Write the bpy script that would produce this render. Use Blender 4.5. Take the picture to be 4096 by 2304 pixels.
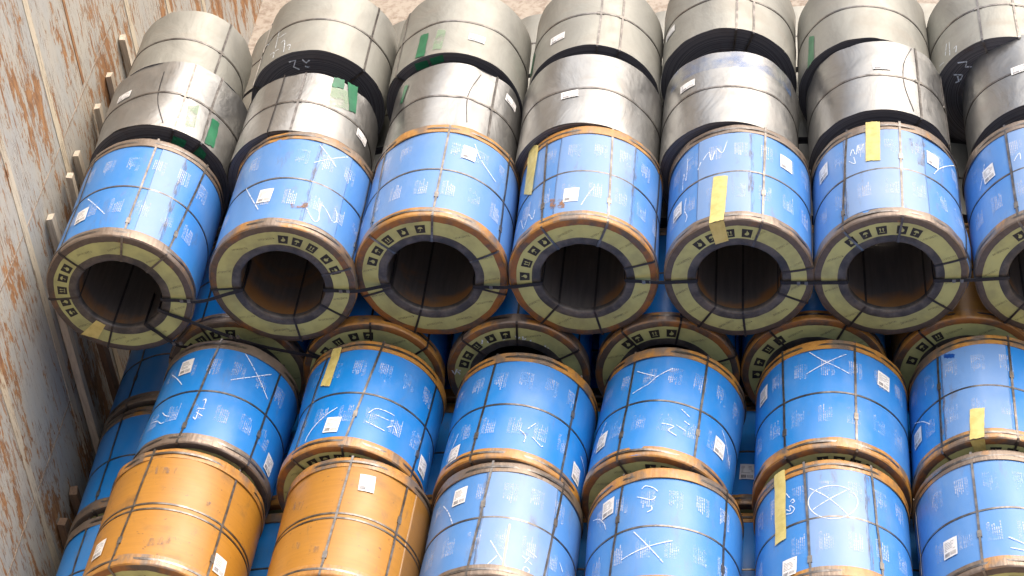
import bpy, math, random
from math import sin, cos, pi, radians
from mathutils import Vector, Matrix

# ------------------------------------------------------------------ scene, camera, light
scene = bpy.context.scene
for o in list(bpy.data.objects):
    bpy.data.objects.remove(o)
COL = scene.collection
random.seed(7)

cam_data = bpy.data.cameras.new('camera')
cam_data.sensor_width = 36.0
cam_data.lens = 78.284
cam_data.clip_end = 400
cam = bpy.data.objects.new('camera', cam_data)
COL.objects.link(cam)
RX, UX, BX = (0.992859, 0.084682, -0.084027), (0.011916, 0.630434, 0.776151), (0.1187, -0.77161, 0.624923)
CAMPOS = (4.3814, -11.4943, 11.4807)
cam.matrix_world = Matrix(((RX[0], UX[0], BX[0], CAMPOS[0]), (RX[1], UX[1], BX[1], CAMPOS[1]),
                           (RX[2], UX[2], BX[2], CAMPOS[2]), (0, 0, 0, 1)))
scene.camera = cam

SUN_EL, SUN_AZ = radians(54), radians(38)      # azimuth measured from +y (away from the camera) towards +x
world = bpy.data.worlds.new('World')
scene.world = world
world.use_nodes = True
wn = world.node_tree
sky = wn.nodes.new('ShaderNodeTexSky')
sky.sky_type = 'NISHITA'
sky.sun_disc = False
sky.sun_elevation = SUN_EL
sky.sun_rotation = SUN_AZ
sky.air_density = 1.0
sky.dust_density = 8.0
sky.ozone_density = 1.0
wn.nodes['Background'].inputs['Strength'].default_value = 0.15
wn.links.new(sky.outputs[0], wn.nodes['Background'].inputs['Color'])

sun_data = bpy.data.lights.new('sun', 'SUN')
sun_data.energy = 1.35
sun_data.angle = radians(100)
sun_data.color = (1.0, 0.94, 0.84)
sun = bpy.data.objects.new('sun', sun_data)
COL.objects.link(sun)
sd = Vector((sin(SUN_AZ) * cos(SUN_EL), cos(SUN_AZ) * cos(SUN_EL), sin(SUN_EL)))
sun.rotation_euler = sd.to_track_quat('Z', 'Y').to_euler()

vs = scene.view_settings
vs.view_transform = 'Standard'
vs.look = 'None'
vs.gamma = 1.0
vs.use_curve_mapping = False
vs.exposure = 0.68

# per coil: g = x, near-end y, z, radius, length; then angles from the top and distances from the near end
DATA = {
  'C1': {'g': [-0.052, -0.087, 2.23, 0.5, 1.112, 0.0], 'ax': [[0.222, 0.248], [0.856, 1.035]], 'fs': [0.211, 0.889, -0.761, -1.635, -2.776], 'tag': [[-0.525, 0.307]], 'chalk': [[[-0.535, 0.505], [-0.304, 0.357], [-0.127, 0.241]]], 'panel': [[0.341, 0.708]], 'ftape': [[[-2.379, 0.303], [-2.614, 0.303], [-2.596, 0.452], [-2.355, 0.485]]], 'icon': [-0.951, -1.183, -1.459, -1.713, -1.952]},
  'C2': {'g': [1.059, -0.005, 2.23, 0.498, 1.08, 0.0], 'ax': [1.295], 'fs': [1.268, 3.022, 2.198, -1.63], 'tag': [[-0.215, 0.35]], 'chalk': [[[-0.6, 0.538], [-0.259, 0.202]], [[0.357, 0.959], [0.65, 0.794]], [[0.339, 0.744], [0.788, 0.972]], [[0.394, 0.236], [0.474, 0.162], [0.544, 0.126], [0.588, 0.17], [0.561, 0.278], [0.575, 0.327], [0.669, 0.288], [0.779, 0.224], [0.838, 0.252], [0.822, 0.325], [0.771, 0.368]]], 'panel': [[0.378, 0.876]], 'icon': [0.157, 0.395, 0.665, 0.99, 1.258], 'rust': [[[0.175, 0.265], [0.393, 0.295], [0.402, 0.239], [0.194, 0.208]]]},
  'C3': {'g': [2.066, 0.066, 2.23, 0.513, 1.039, 0.0], 'ax': [[0.121, 0.139], [1.154, 1.091], [-0.819, -0.875]], 'fs': [0.12, 1.088, -0.844, -1.895, -2.808, 1.89], 'tag': [[0.457, 0.76]], 'chalk': [[[0.508, 0.886], [0.616, 0.753], [0.788, 0.66], [0.908, 0.622]]], 'icon': [-1.228, -0.979, -0.683, -0.369, -0.072]},
  'C4': {'g': [3.094, 0.027, 2.23, 0.493, 1.049, 0.0], 'ax': [[0.392, 0.355], [-0.522, -0.609]], 'fs': [0.405, -0.516, 1.294, -2.462, 2.938], 'tag': [[-0.131, 0.261]], 'tape': [[[-1.006, 1.149], [-0.763, 1.017], [-0.813, 0.479], [-1.048, 0.605]]], 'chalk': [[[-1.132, 0.21], [-1.036, 0.308], [-0.895, 0.146], [-0.818, 0.26], [-0.713, 0.159], [-0.68, 0.25]], [[0.018, 0.144], [0.099, 0.264], [0.179, 0.359]]], 'panel': [[-0.37, 0.739]], 'icon': [-0.649, -0.914, -1.215, -1.507], 'rust': [[[-0.433, 0.272], [-0.212, 0.223], [-0.209, 0.135], [-0.414, 0.157]]]},
  'C5': {'g': [4.125, -0.002, 2.23, 0.488, 1.062, 0.0], 'ax': [[0.333, 0.382]], 'fs': [0.313, -2.539, 3.07, 1.39, 2.008], 'tag': [[0.716, 0.77], [-0.958, 0.359]], 'tape': [[[-0.338, 0.509], [-0.131, 0.483], [-0.175, 0.032], [-0.381, 0.083]]], 'ftape': [[[-0.372, 0.495], [-0.187, 0.458], [-0.18, 0.334], [-0.455, 0.331]]], 'chalk': [[[-0.577, 0.65], [-0.528, 0.723]], [[-0.497, 0.735], [-0.407, 0.799], [-0.373, 0.698], [-0.318, 0.799]], [[-0.29, 0.816], [-0.214, 0.756], [-0.15, 0.885]], [[-0.864, 0.553], [-0.843, 0.723], [-0.786, 0.627], [-0.771, 0.871]], [[-0.771, 0.419], [-0.794, 0.298], [-0.741, 0.209], [-0.768, 0.157]]], 'panel': [[-0.579, 0.183]], 'icon': [-0.701, -0.452, -0.138, 0.153]},
  'C6': {'g': [5.114, 0.002, 2.23, 0.496, 1.048, 0.0], 'ax': [[0.131, 0.188], [-0.681, -0.538]], 'fs': [0.115, -0.658, 1.262, -2.567, 2.195], 'tag': [[0.657, 0.748], [-0.988, 0.777]], 'tape': [[[-0.261, 1.064], [-0.073, 1.038], [-0.105, 0.605], [-0.296, 0.619]]], 'chalk': [[[0.655, 0.59], [0.812, 0.727], [1.152, 0.931]], [[-0.529, 0.687], [-0.444, 0.636], [-0.458, 0.715]], [[-0.505, 0.746], [-0.47, 0.81], [-0.436, 0.739]], [[-0.418, 0.733], [-0.391, 0.832], [-0.358, 0.762], [-0.316, 0.828]]], 'panel': [[-0.608, 0.521]], 'icon': [-0.72, -0.441, -0.17, 0.158, 0.396], 'scuff': [[[0.28, 0.872], [0.566, 0.949], [0.574, 0.86], [0.327, 0.789]], [[0.383, 0.787], [0.548, 0.82], [0.498, 0.608], [0.4, 0.61]]]},
  'C7': {'g': [6.155, 0.01, 2.23, 0.497, 1.05, 0.0], 'ax': [-0.515], 'fs': [-0.575, -2.528], 'tag': [[-0.858, 0.665]], 'chalk': [[[-0.905, 0.795], [-0.975, 0.684], [-1.063, 0.587]], [[-0.454, 0.626], [-0.368, 0.691], [-0.364, 0.615]]], 'panel': [[-0.497, -0.239]], 'icon': [-0.631, -0.421]},
  'D1': {'g': [-0.05, 1.174, 2.23, 0.515, 0.814, 0.0], 'ax': [0.392, 0.82], 'tag': [[-0.599, 0.507]], 'green': [[[0.861, 0.332], [0.997, 0.344], [1.021, 0.046], [0.856, 0.016]]], 'pale': [[[0.475, 0.311], [0.614, 0.363], [0.657, 0.115], [0.518, 0.061]]], 'seam': [[[-0.016, 0.682], [0.037, 0.321], [0.226, 0.037]]], 'gface': [[[0.414, 0.462], [0.63, 0.464], [0.655, 0.401], [0.41, 0.387]], [[0.836, 0.487], [0.998, 0.473], [1.054, 0.426], [0.827, 0.399]]]},
  'D2': {'g': [0.975, 1.1, 2.23, 0.495, 0.72, 0.0], 'ax': [0.054], 'thin': [-0.276], 'tag': [[1.138, 0.301]], 'green': [[[0.462, 0.724], [0.625, 0.749], [0.65, 0.64], [0.468, 0.606]], [[0.682, 0.748], [0.856, 0.774], [0.92, 0.47], [0.812, 0.446]]], 'pale': [[[0.47, 0.599], [0.715, 0.652], [0.812, 0.446], [0.49, 0.377]]]},
  'D3': {'g': [2.047, 1.115, 2.23, 0.48, 0.81, 0.0], 'ax': [0.763], 'tag': [[1.078, 0.654]], 'green': [[[-0.773, 0.734], [-0.68, 0.688], [-0.741, 0.497], [-0.813, 0.516]]], 'seam': [[[0.488, 0.745], [0.345, 0.435], [0.397, 0.102]]]},
  'D4': {'g': [3.043, 1.1, 2.23, 0.508, 0.865, 0.0], 'tag': [[-0.198, 0.366]]},
  'D5': {'g': [4.051, 1.102, 2.23, 0.494, 0.875, 0.0], 'tag': [[-0.615, 0.566]], 'tint': [[[-0.629, 0.801], [0.595, 0.796], [0.612, 0.701], [-0.752, 0.724]]]},
  'D6': {'g': [5.097, 1.206, 2.23, 0.495, 0.854, 0.0], 'ax': [0.577, 1.198], 'tag': [[0.045, 0.534]], 'seam': [[[0.514, 0.837], [0.372, 0.606], [0.352, 0.335], [0.458, 0.04]]]},
  'D7': {'g': [6.21, 1.25, 2.23, 0.497, 0.85, 0.0], 'tag': [[-0.298, 0.44]]},
  'E1': {'g': [-0.1, 2.02, 2.23, 0.437, 0.8, 0.0], 'ax': [0.834]},
  'E2': {'g': [0.974, 2.113, 2.23, 0.504, 0.85, 0.0], 'ax': [0.89, -1.165], 'chalk': [[[-1.06, 0.431], [-1.026, 0.453], [-0.868, 0.36]], [[-0.89, 0.365], [-0.808, 0.472]], [[-0.605, 0.165], [-0.639, 0.418]], [[-0.585, 0.301], [-0.464, 0.315]], [[-0.515, 0.198], [-0.446, 0.208], [-0.404, 0.041]], [[-0.584, 0.119], [-0.519, 0.119]], [[-0.697, 0.119], [-0.608, 0.112], [-0.6, 0.037]], [[-0.374, 0.112], [-0.319, 0.114], [-0.315, 0.041]], [[-1.054, 0.19], [-0.988, 0.29]]], 'fchalk': [[[-0.374, 0.438], [-0.249, 0.437], [-0.344, 0.389], [-0.257, 0.353]], [[-0.133, 0.432], [-0.079, 0.399], [-0.008, 0.421]], [[-0.123, 0.372], [-0.022, 0.357]]]},
  'E3': {'g': [2.015, 2.034, 2.23, 0.506, 0.85, 0.0], 'ax': [-0.916], 'tag': [[0.384, 0.233]], 'green': [[[-0.497, 0.337], [-0.355, 0.314], [-0.354, 0.011], [-0.517, 0.032]]], 'pale': [[[-0.219, 0.317], [-0.086, 0.307], [-0.098, 0.049], [-0.239, 0.053]]], 'gface': [[[-0.549, 0.487], [-0.339, 0.474], [-0.355, 0.415], [-0.594, 0.431]], [[-0.29, 0.478], [-0.073, 0.491], [-0.074, 0.433], [-0.299, 0.418]]]},
  'E4': {'g': [3.044, 2.12, 2.23, 0.485, 0.85, 0.0], 'ax': [0.117, 0.463], 'tag': [[-0.543, 0.204]], 'green': [[[-1.215, 0.378], [-1.124, 0.323], [-1.188, 0.074], [-1.375, 0.186]]]},
  'E5': {'g': [4.035, 2.273, 2.23, 0.5, 0.85, 0.0], 'ax': [0.136, 0.396], 'tag': [[-1.009, 0.308]]},
  'E6': {'g': [5.028, 2.123, 2.23, 0.483, 0.85, 0.0], 'green': [[[-0.974, 0.358], [-0.848, 0.299], [-0.882, 0.002], [-1.037, -0.024]]]},
  'E7': {'g': [6.01, 2.068, 2.23, 0.5, 0.85, 0.0], 'ax': [-0.346, 0.162], 'chalk': [[[-1.145, 0.084], [-1.022, 0.052]], [[-0.976, 0.109], [-0.92, 0.23]], [[-0.884, 0.051], [-0.866, 0.214]], [[-0.797, 0.086], [-0.745, 0.093], [-0.771, 0.02]]], 'fchalk': [[[-0.857, 0.447], [-0.735, 0.407], [-0.829, 0.381], [-0.7, 0.334]], [[-1.084, 0.409], [-1.001, 0.352], [-1.138, 0.345]], [[-1.233, 0.371], [-1.178, 0.349], [-1.077, 0.378]]]},
  'B1': {'g': [0.565, -1.139, 1.361, 0.474, 1.024, 0.048], 'ax': [[-0.114, 0.009], [0.941, 1.009]], 'tag': [[-0.418, 0.78], [1.338, 0.191]], 'chalk': [[[0.396, 0.932], [0.64, 0.795], [0.922, 0.641]], [[0.324, 0.639], [0.576, 0.734], [0.863, 0.872]], [[-0.684, 0.768], [-0.509, 0.676], [-0.386, 0.597]], [[-0.009, 0.244], [0.03, 0.225], [0.033, 0.31]], [[0.015, 0.29], [0.117, 0.256]], [[0.004, 0.328], [0.118, 0.328]], [[0.042, 0.402], [0.079, 0.423], [0.092, 0.378]], [[-0.764, 0.309], [-0.623, 0.285], [-0.523, 0.239], [-0.462, 0.238]], [[-0.57, 0.355], [-0.486, 0.308], [-0.4, 0.284]]]},
  'A1': {'g': [0.491, -2.265, 1.366, 0.505, 1.027, 0.024], 'ax': [[-0.371, -0.27], [0.867, 0.892]], 'tag': [[-0.695, 0.224], [1.005, 0.221]], 'scuff': [[[-0.168, 0.847], [0.112, 0.846], [0.1, 0.796], [-0.156, 0.785]], [[0.59, 0.634], [0.641, 0.644], [0.645, 0.615], [0.594, 0.605]], [[-0.028, 0.204], [0.313, 0.255], [0.306, 0.197], [0.016, 0.148]]]},
  'B2': {'g': [1.593, -1.192, 1.366, 0.481, 1.038, 0.044], 'ax': [[0.041, 0.228], [-0.747, -0.594], [1.102, 1.23]], 'tape': [[[-0.523, 1.018], [-0.364, 0.996], [-0.392, 0.608], [-0.575, 0.652]]], 'tag': [[-0.183, 0.205], [1.304, 0.192]], 'chalk': [[[-0.176, 0.371], [-0.318, 0.31], [-0.45, 0.231], [-0.526, 0.159], [-0.554, 0.103]], [[0.267, 0.254], [0.404, 0.236], [0.543, 0.227]], [[0.559, 0.263], [0.655, 0.306], [0.718, 0.258]], [[0.272, 0.338], [0.345, 0.39], [0.455, 0.402], [0.627, 0.399]], [[0.366, 0.336], [0.561, 0.334], [0.636, 0.351]], [[1.396, 0.377], [1.483, 0.332]]]},
  'A2': {'g': [1.641, -2.319, 1.365, 0.474, 1.031, 0.03], 'ax': [[-0.029, 0.034], [0.825, 0.878]], 'tag': [[0.301, 0.812]], 'panel': [[1.147, 1.817]], 'scuff': [[[-0.756, 0.76], [-0.528, 0.673], [-0.593, 0.618], [-0.888, 0.721]], [[-0.563, 0.344], [-0.412, 0.302], [-0.405, 0.244], [-0.555, 0.285]], [[-0.255, 0.257], [-0.118, 0.236], [-0.113, 0.18], [-0.249, 0.2]]]},
  'B3': {'g': [2.643, -1.3, 1.366, 0.477, 1.018, 0.063], 'ax': [[-0.396, -0.351], [0.898, 0.938]], 'tag': [[-0.745, 0.134], [1.21, 0.198]], 'chalk': [[[-0.741, 0.333], [-0.814, 0.232], [-0.91, 0.13]], [[0.201, 0.276], [0.288, 0.233], [0.289, 0.171]], [[0.304, 0.299], [0.396, 0.368]], [[0.379, 0.238], [0.521, 0.186], [0.548, 0.194]], [[1.247, 0.384], [1.428, 0.355], [1.492, 0.312]]], 'scuff': [[[0.234, 0.259], [0.325, 0.262], [0.331, 0.243], [0.24, 0.24]]]},
  'A3': {'g': [2.626, -2.32, 1.366, 0.479, 0.978, 0.017], 'ax': [[-0.238, -0.109], [0.754, 0.912]], 'tag': [[-0.531, 0.731]], 'chalk': [[[-0.828, 0.731], [-0.676, 0.617], [-0.577, 0.497]], [[0.011, 0.284], [0.138, 0.172], [0.279, 0.066]], [[0.124, 0.16], [-0.049, 0.035]], [[0.436, 0.203], [0.583, 0.166]], [[0.482, 0.158], [0.534, 0.214]], [[0.485, 0.269], [0.634, 0.24]], [[0.468, 0.1], [0.498, 0.128], [0.558, 0.11], [0.512, 0.066], [0.468, 0.1]], [[1.008, 0.324], [1.083, 0.276]]], 'drip': [[[0.224, 0.439], [0.215, 0.28], [0.213, 0.135], [0.204, 0.025]]], 'panel': [[-0.164, 0.832]]},
  'B4': {'g': [3.627, -1.279, 1.358, 0.474, 1.05, 0.095], 'ax': [[-0.477, -0.544], [0.577, 0.522]], 'tag': [[-0.884, 0.28], [0.946, 0.316]], 'chalk': [[[-0.47, 0.856], [-0.31, 0.802], [-0.163, 0.763]], [[0.067, 0.839], [-0.125, 0.761], [-0.237, 0.69], [-0.291, 0.675], [-0.459, 0.629]], [[-0.875, 0.467], [-0.98, 0.329], [-1.168, 0.233]], [[0.942, 0.484], [1.097, 0.391], [1.274, 0.277]], [[0.055, 0.303], [0.219, 0.297], [0.159, 0.251], [0.276, 0.219]], [[0.251, 0.314], [0.389, 0.286]], [[0.283, 0.472], [0.41, 0.423]], [[0.348, 0.371], [0.429, 0.352]]]},
  'A4': {'g': [3.65, -2.405, 1.366, 0.484, 1.0, 0.0], 'ax': [[-0.66, -0.517], [0.859, 0.952]], 'tag': [[-0.757, 0.776]], 'chalk': [[[-1.098, 0.797], [-0.923, 0.737], [-0.809, 0.655], [-0.769, 0.595]], [[-0.327, 0.464], [-0.144, 0.332], [0.064, 0.186]], [[0.167, 0.373], [-0.093, 0.324], [-0.471, 0.251]], [[-0.253, 0.826], [-0.203, 0.85], [-0.097, 0.824], [-0.044, 0.793]], [[-0.311, 0.764], [-0.124, 0.721], [-0.066, 0.747]], [[-0.166, 0.615], [-0.108, 0.634], [-0.12, 0.669]]]},
  'B5': {'g': [4.715, -1.235, 1.366, 0.499, 1.029, 0.025], 'ax': [[-0.618, -0.69], [0.314, 0.299]], 'tag': [[0.731, 0.766], [-1.072, 0.757]], 'chalk': [[[-0.299, 0.929], [-0.088, 0.814], [0.221, 0.703]], [[0.189, 0.89], [-0.07, 0.8], [-0.332, 0.717]]]},
  'A5': {'g': [4.699, -2.326, 1.366, 0.483, 0.993, -0.004], 'ax': [[-0.309, -0.357], [0.607, 0.518]], 'tape': [[[-0.803, 0.996], [-0.621, 0.996], [-0.633, 0.399], [-0.81, 0.393]]], 'tag': [[-0.593, 0.146]], 'chalk': [[[0.307, 0.637], [0.293, 0.599], [0.258, 0.561], [0.206, 0.527], [0.14, 0.499], [0.065, 0.482], [-0.014, 0.477], [-0.092, 0.483], [-0.165, 0.502], [-0.227, 0.53], [-0.276, 0.564], [-0.306, 0.602], [-0.315, 0.64], [-0.302, 0.674], [-0.269, 0.703], [-0.217, 0.726], [-0.151, 0.742], [-0.076, 0.752], [0.004, 0.755], [0.083, 0.752], [0.157, 0.742], [0.221, 0.725], [0.269, 0.702], [0.299, 0.672], [0.307, 0.637]], [[-0.292, 0.757], [-0.069, 0.656], [0.17, 0.519]], [[0.186, 0.726], [-0.036, 0.644], [-0.258, 0.569]], [[-0.619, 0.783], [-0.57, 0.734]], [[-0.561, 0.697], [-0.522, 0.71], [-0.504, 0.683], [-0.542, 0.681]], [[-0.624, 0.645], [-0.564, 0.618], [-0.572, 0.666], [-0.506, 0.626], [-0.546, 0.596], [-0.625, 0.606]]], 'panel': [[-0.326, 0.444]]},
  'B6': {'g': [5.733, -1.159, 1.366, 0.5, 0.987, 0.022], 'ax': [[-0.724, -0.705], [0.255, 0.252]], 'tape': [[[-0.309, 0.278], [-0.127, 0.27], [-0.157, 0.039], [-0.334, 0.048]]], 'ftape': [[[-0.321, 0.486], [-0.161, 0.479], [-0.154, 0.399], [-0.329, 0.415]]], 'tag': [[-1.188, 0.326]], 'chalk': [[[-1.272, 0.508], [-1.048, 0.415], [-0.902, 0.325]]], 'panel': [[-0.667, 0.211]], 'blot': [[[-0.605, 0.895], [-0.454, 0.858], [-0.459, 0.813], [-0.61, 0.85]]]},
  'A6': {'g': [5.722, -2.256, 1.366, 0.5, 0.987, -0.015], 'ax': [[-0.359, -0.33], [-1.405, -1.422]], 'tag': [[-0.743, 0.279]], 'chalk': [[[-0.023, 0.233], [0.144, 0.183]], [[-0.017, 0.146], [0.133, 0.128]]]},
  'U1': {'g': [0.6, 0.06, 1.366, 0.49, 1.03, 0.0], 'icon': [-1.057, -0.839, -0.566, -0.26, 0.023], 'fs': [-0.405, -1.215]},
  'U2': {'g': [1.57, 0.02, 1.366, 0.49, 1.03, 0.0], 'icon': [-1.139, -0.88, -0.546, -0.23, 0.035], 'fs': [0.079, -1.03, 0.969]},
  'U3': {'g': [2.59, 0.02, 1.366, 0.49, 1.03, 0.0], 'icon': [-1.242, -1.025, -0.755, -0.426, -0.148], 'fs': [-0.813, 0.056, 1.063], 'fchalk': [[[-0.571, 0.408], [-0.639, 0.383]], [[-0.456, 0.395], [-0.528, 0.369]], [[-0.22, 0.374], [-0.215, 0.349], [-0.148, 0.369]], [[-1.422, 0.464], [-1.499, 0.445], [-1.382, 0.428]], [[-1.402, 0.405], [-1.438, 0.422], [-1.494, 0.408]], [[0.033, 0.376], [0.041, 0.34], [0.106, 0.366]], [[0.154, 0.374], [0.175, 0.339], [0.22, 0.36]], [[0.312, 0.356], [0.351, 0.323], [0.405, 0.343]], [[0.617, 0.356], [0.684, 0.328], [0.715, 0.353]]]},
  'U4': {'g': [3.62, 0.02, 1.366, 0.49, 1.03, 0.0], 'icon': [-0.724, -0.504, -0.187, 0.107], 'fs': [-0.629, 0.223, 1.217]},
  'U5': {'g': [4.62, 0.02, 1.366, 0.49, 1.03, 0.0], 'icon': [-1.543, -1.255, -0.921, -0.641], 'fs': [0.441, -0.645]},
  'U6': {'g': [5.64, 0.02, 1.366, 0.49, 1.03, 0.0], 'icon': [-1.246, -0.897, -0.549], 'fs': [-0.719]},
}

# ------------------------------------------------------------------ material helpers
class NT:
    def __init__(self, name):
        self.m = bpy.data.materials.new(name)
        self.m.use_nodes = True
        self.t = self.m.node_tree
        self.b = self.t.nodes['Principled BSDF']
        self.out = self.t.nodes['Material Output']
    def n(self, typ, **kw):
        nd = self.t.nodes.new(typ)
        for k, v in kw.items():
            setattr(nd, k, v)
        return nd
    def l(self, a, b):
        self.t.links.new(a, b)
    def put(self, sock, v):
        if isinstance(v, bpy.types.NodeSocket):
            self.l(v, sock)
        elif isinstance(v, (tuple, list)) and len(v) == 3 and sock.type == 'RGBA':
            sock.default_value = (*v, 1)
        else:
            sock.default_value = v
    def coord(self, jitter=True):
        tc = self.n('ShaderNodeTexCoord')
        if not jitter:
            return tc.outputs['Object']
        oi = self.n('ShaderNodeObjectInfo')
        mu = self.math('MULTIPLY', oi.outputs['Random'], 37.0)
        ad = self.n('ShaderNodeVectorMath', operation='ADD')
        self.l(tc.outputs['Object'], ad.inputs[0]); self.l(mu, ad.inputs[1])
        return ad.outputs[0]
    def objcolor(self):
        oi = self.n('ShaderNodeObjectInfo')
        sp = self.n('ShaderNodeSeparateColor')
        self.l(oi.outputs['Color'], sp.inputs[0])
        return sp.outputs
    def scale(self, v, s):
        mp = self.n('ShaderNodeMapping')
        mp.inputs['Scale'].default_value = s
        self.l(v, mp.inputs['Vector'])
        return mp.outputs[0]
    def noise(self, v, scale=5, detail=4, rough=0.55, dist=0.0):
        nd = self.n('ShaderNodeTexNoise')
        nd.inputs['Scale'].default_value = scale
        nd.inputs['Detail'].default_value = detail
        nd.inputs['Roughness'].default_value = rough
        nd.inputs['Distortion'].default_value = dist
        self.l(v, nd.inputs['Vector'])
        return nd.outputs['Fac']
    def math(self, op, a, b=0.0, clamp=False):
        nd = self.n('ShaderNodeMath', operation=op)
        nd.use_clamp = clamp
        self.put(nd.inputs[0], a); self.put(nd.inputs[1], b)
        return nd.outputs[0]
    def step(self, v, lo, hi, a=0.0, b=1.0):
        nd = self.n('ShaderNodeMapRange')
        nd.interpolation_type = 'SMOOTHSTEP'
        self.put(nd.inputs[0], v); self.put(nd.inputs[1], lo); self.put(nd.inputs[2], hi)
        self.put(nd.inputs[3], a); self.put(nd.inputs[4], b)
        return nd.outputs[0]
    def mix(self, f, a, b):
        nd = self.n('ShaderNodeMix', data_type='RGBA')
        self.put(nd.inputs[0], f); self.put(nd.inputs[6], a); self.put(nd.inputs[7], b)
        return nd.outputs[2]
    def bump(self, h, strength=0.3, dist=0.01):
        nd = self.n('ShaderNodeBump')
        nd.inputs['Strength'].default_value = strength
        nd.inputs['Distance'].default_value = dist
        self.l(h, nd.inputs['Height'])
        self.l(nd.outputs[0], self.b.inputs['Normal'])
    def set(self, **kw):
        names = dict(color='Base Color', rough='Roughness', metal='Metallic', spec='Specular IOR Level', ior='IOR',
                     coat='Coat Weight', coatr='Coat Roughness', alpha='Alpha')
        for k, v in kw.items():
            self.put(self.b.inputs[names[k]], v)
        return self.m

def mat_blue():
    N = NT('blue_wrap')
    c = N.coord(); oc = N.objcolor()
    big = N.noise(N.scale(c, (1.6, 0.8, 1.6)), 1.5, 3, 0.5, 0.3)
    fine = N.noise(N.scale(c, (3.0, 1.6, 3.0)), 6, 5, 0.6)
    dust_sheen = N.math('ADD', N.step(big, 0.42, 0.75, 0.0, 0.14), N.step(fine, 0.45, 0.85, 0.0, 0.07))
    dust_sheen = N.math('ADD', dust_sheen, oc[0], True)  # object colour adds wrap dust and, on the pale panels, painted sky sheen
    col = N.mix(dust_sheen, (0.007, 0.20, 0.60), (0.37, 0.415, 0.47))
    grime = N.math('MULTIPLY', N.step(N.noise(N.scale(c, (3, 0.8, 3)), 2.6, 6, 0.7, 0.3), 0.57, 0.74), N.math('MULTIPLY', oc[1], 0.7))
    col = N.mix(grime, col, (0.15, 0.135, 0.13))
    speck = N.step(N.noise(c, 55, 2, 0.5), 0.75, 0.79, 0, 0.25)
    col = N.mix(speck, col, (0.08, 0.09, 0.12))
    N.bump(N.noise(N.scale(c, (2, 1.2, 2)), 3, 2), 0.12, 0.02)
    return N.set(color=col, rough=N.math('ADD', N.step(fine, 0.3, 0.8, 0.30, 0.40), N.math('MULTIPLY', grime, 0.25)), spec=0.5, ior=1.53)

def mat_orange(name, col_a, col_b, dirty):
    N = NT(name)
    c = N.coord(); oc = N.objcolor()
    st = N.noise(N.scale(c, (1.2, 16, 1.2)), 3, 5, 0.65)
    bl = N.noise(c, 3.0, 5, 0.6)
    col = N.mix(N.step(st, 0.3, 0.7, 0, 0.45), col_a, col_b)
    d = N.step(bl, 0.55, 0.75, 0.0, dirty)
    d = N.math('ADD', d, oc[0], True)
    col = N.mix(d, col, (0.12, 0.07, 0.035))
    sm = N.step(N.noise(N.scale(c, (2.0, 1.0, 2.0)), 5.0, 6, 0.7, 0.5), 0.57, 0.72, 0, 0.45)
    col = N.mix(sm, col, (0.16, 0.095, 0.045))
    sp = N.step(N.noise(c, 26, 3, 0.6), 0.66, 0.72, 0, 0.6)
    col = N.mix(sp, col, (0.10, 0.05, 0.03))
    N.bump(st, 0.12, 0.004)
    return N.set(color=col, rough=N.step(bl, 0.3, 0.7, 0.32, 0.5), spec=0.6)

def mat_ring():
    # edge protector: orange paint worn to brown-grey sheet metal
    N = NT('edge_ring_paint')
    c = N.coord(); oc = N.objcolor()
    bl = N.math('ADD', N.noise(N.scale(c, (2.2, 1.2, 2.2)), 2.0, 5, 0.62), oc[0])
    w = N.step(bl, 0.46, 0.62)
    fine = N.noise(c, 22, 4, 0.6)
    paint = N.mix(N.step(fine, 0.35, 0.7, 0, 0.8), (0.46, 0.225, 0.045), (0.32, 0.14, 0.032))
    metal = N.mix(fine, (0.15, 0.115, 0.09), (0.31, 0.245, 0.19))
    col = N.mix(w, paint, metal)
    N.bump(N.noise(N.scale(c, (7, 1, 7)), 6, 3), 0.35, 0.01)
    return N.set(color=col, rough=0.38, metal=N.math('MULTIPLY', w, 0.45), spec=0.7)

def mat_flange():
    # folded end of the edge protector: darker than the rim, pleated sheet metal with some paint left
    N = NT('edge_flange_metal')
    c = N.coord(); oc = N.objcolor()
    bl = N.math('ADD', N.noise(c, 4.0, 5, 0.65), oc[0])
    w = N.step(bl, 0.44, 0.62)
    fine = N.noise(c, 25, 4, 0.6)
    col = N.mix(w, N.mix(fine, (0.17, 0.075, 0.025), (0.34, 0.14, 0.035)), N.mix(fine, (0.06, 0.05, 0.045), (0.16, 0.13, 0.11)))
    N.bump(fine, 0.3, 0.006)
    return N.set(color=col, rough=0.5, metal=N.math('MULTIPLY', w, 0.3))

def mat_steel(name, base, rough_lo, rough_hi, stain, stain_amt, metal=1.0):
    N = NT(name)
    c = N.coord(); oc = N.objcolor()
    big = N.noise(N.scale(c, (1.6, 1.0, 1.6)), 2.0, 4, 0.6, 0.8)
    fine = N.noise(N.scale(c, (3, 1.2, 3)), 9, 5, 0.7)
    col = N.mix(N.step(big, 0.35, 0.7, 0, 0.6), base, tuple(0.72 * b for b in base))
    s = N.math('MULTIPLY', N.step(N.noise(N.scale(c, (1.2, 2.2, 1.2)), 1.7, 4, 0.6, 0.6), 0.50, 0.80), stain_amt)
    col = N.mix(s, col, stain)
    sp = N.step(fine, 0.72, 0.80, 0, 0.25)
    col = N.mix(sp, col, (0.12, 0.11, 0.11))
    N.bump(big, 0.3, 0.03)
    return N.set(color=col, rough=N.math('ADD', N.step(fine, 0.3, 0.75, rough_lo, rough_hi), N.math('MULTIPLY', s, 0.2)), metal=N.math('SUBTRACT', metal, N.math('MULTIPLY', s, 0.5)))

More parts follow.
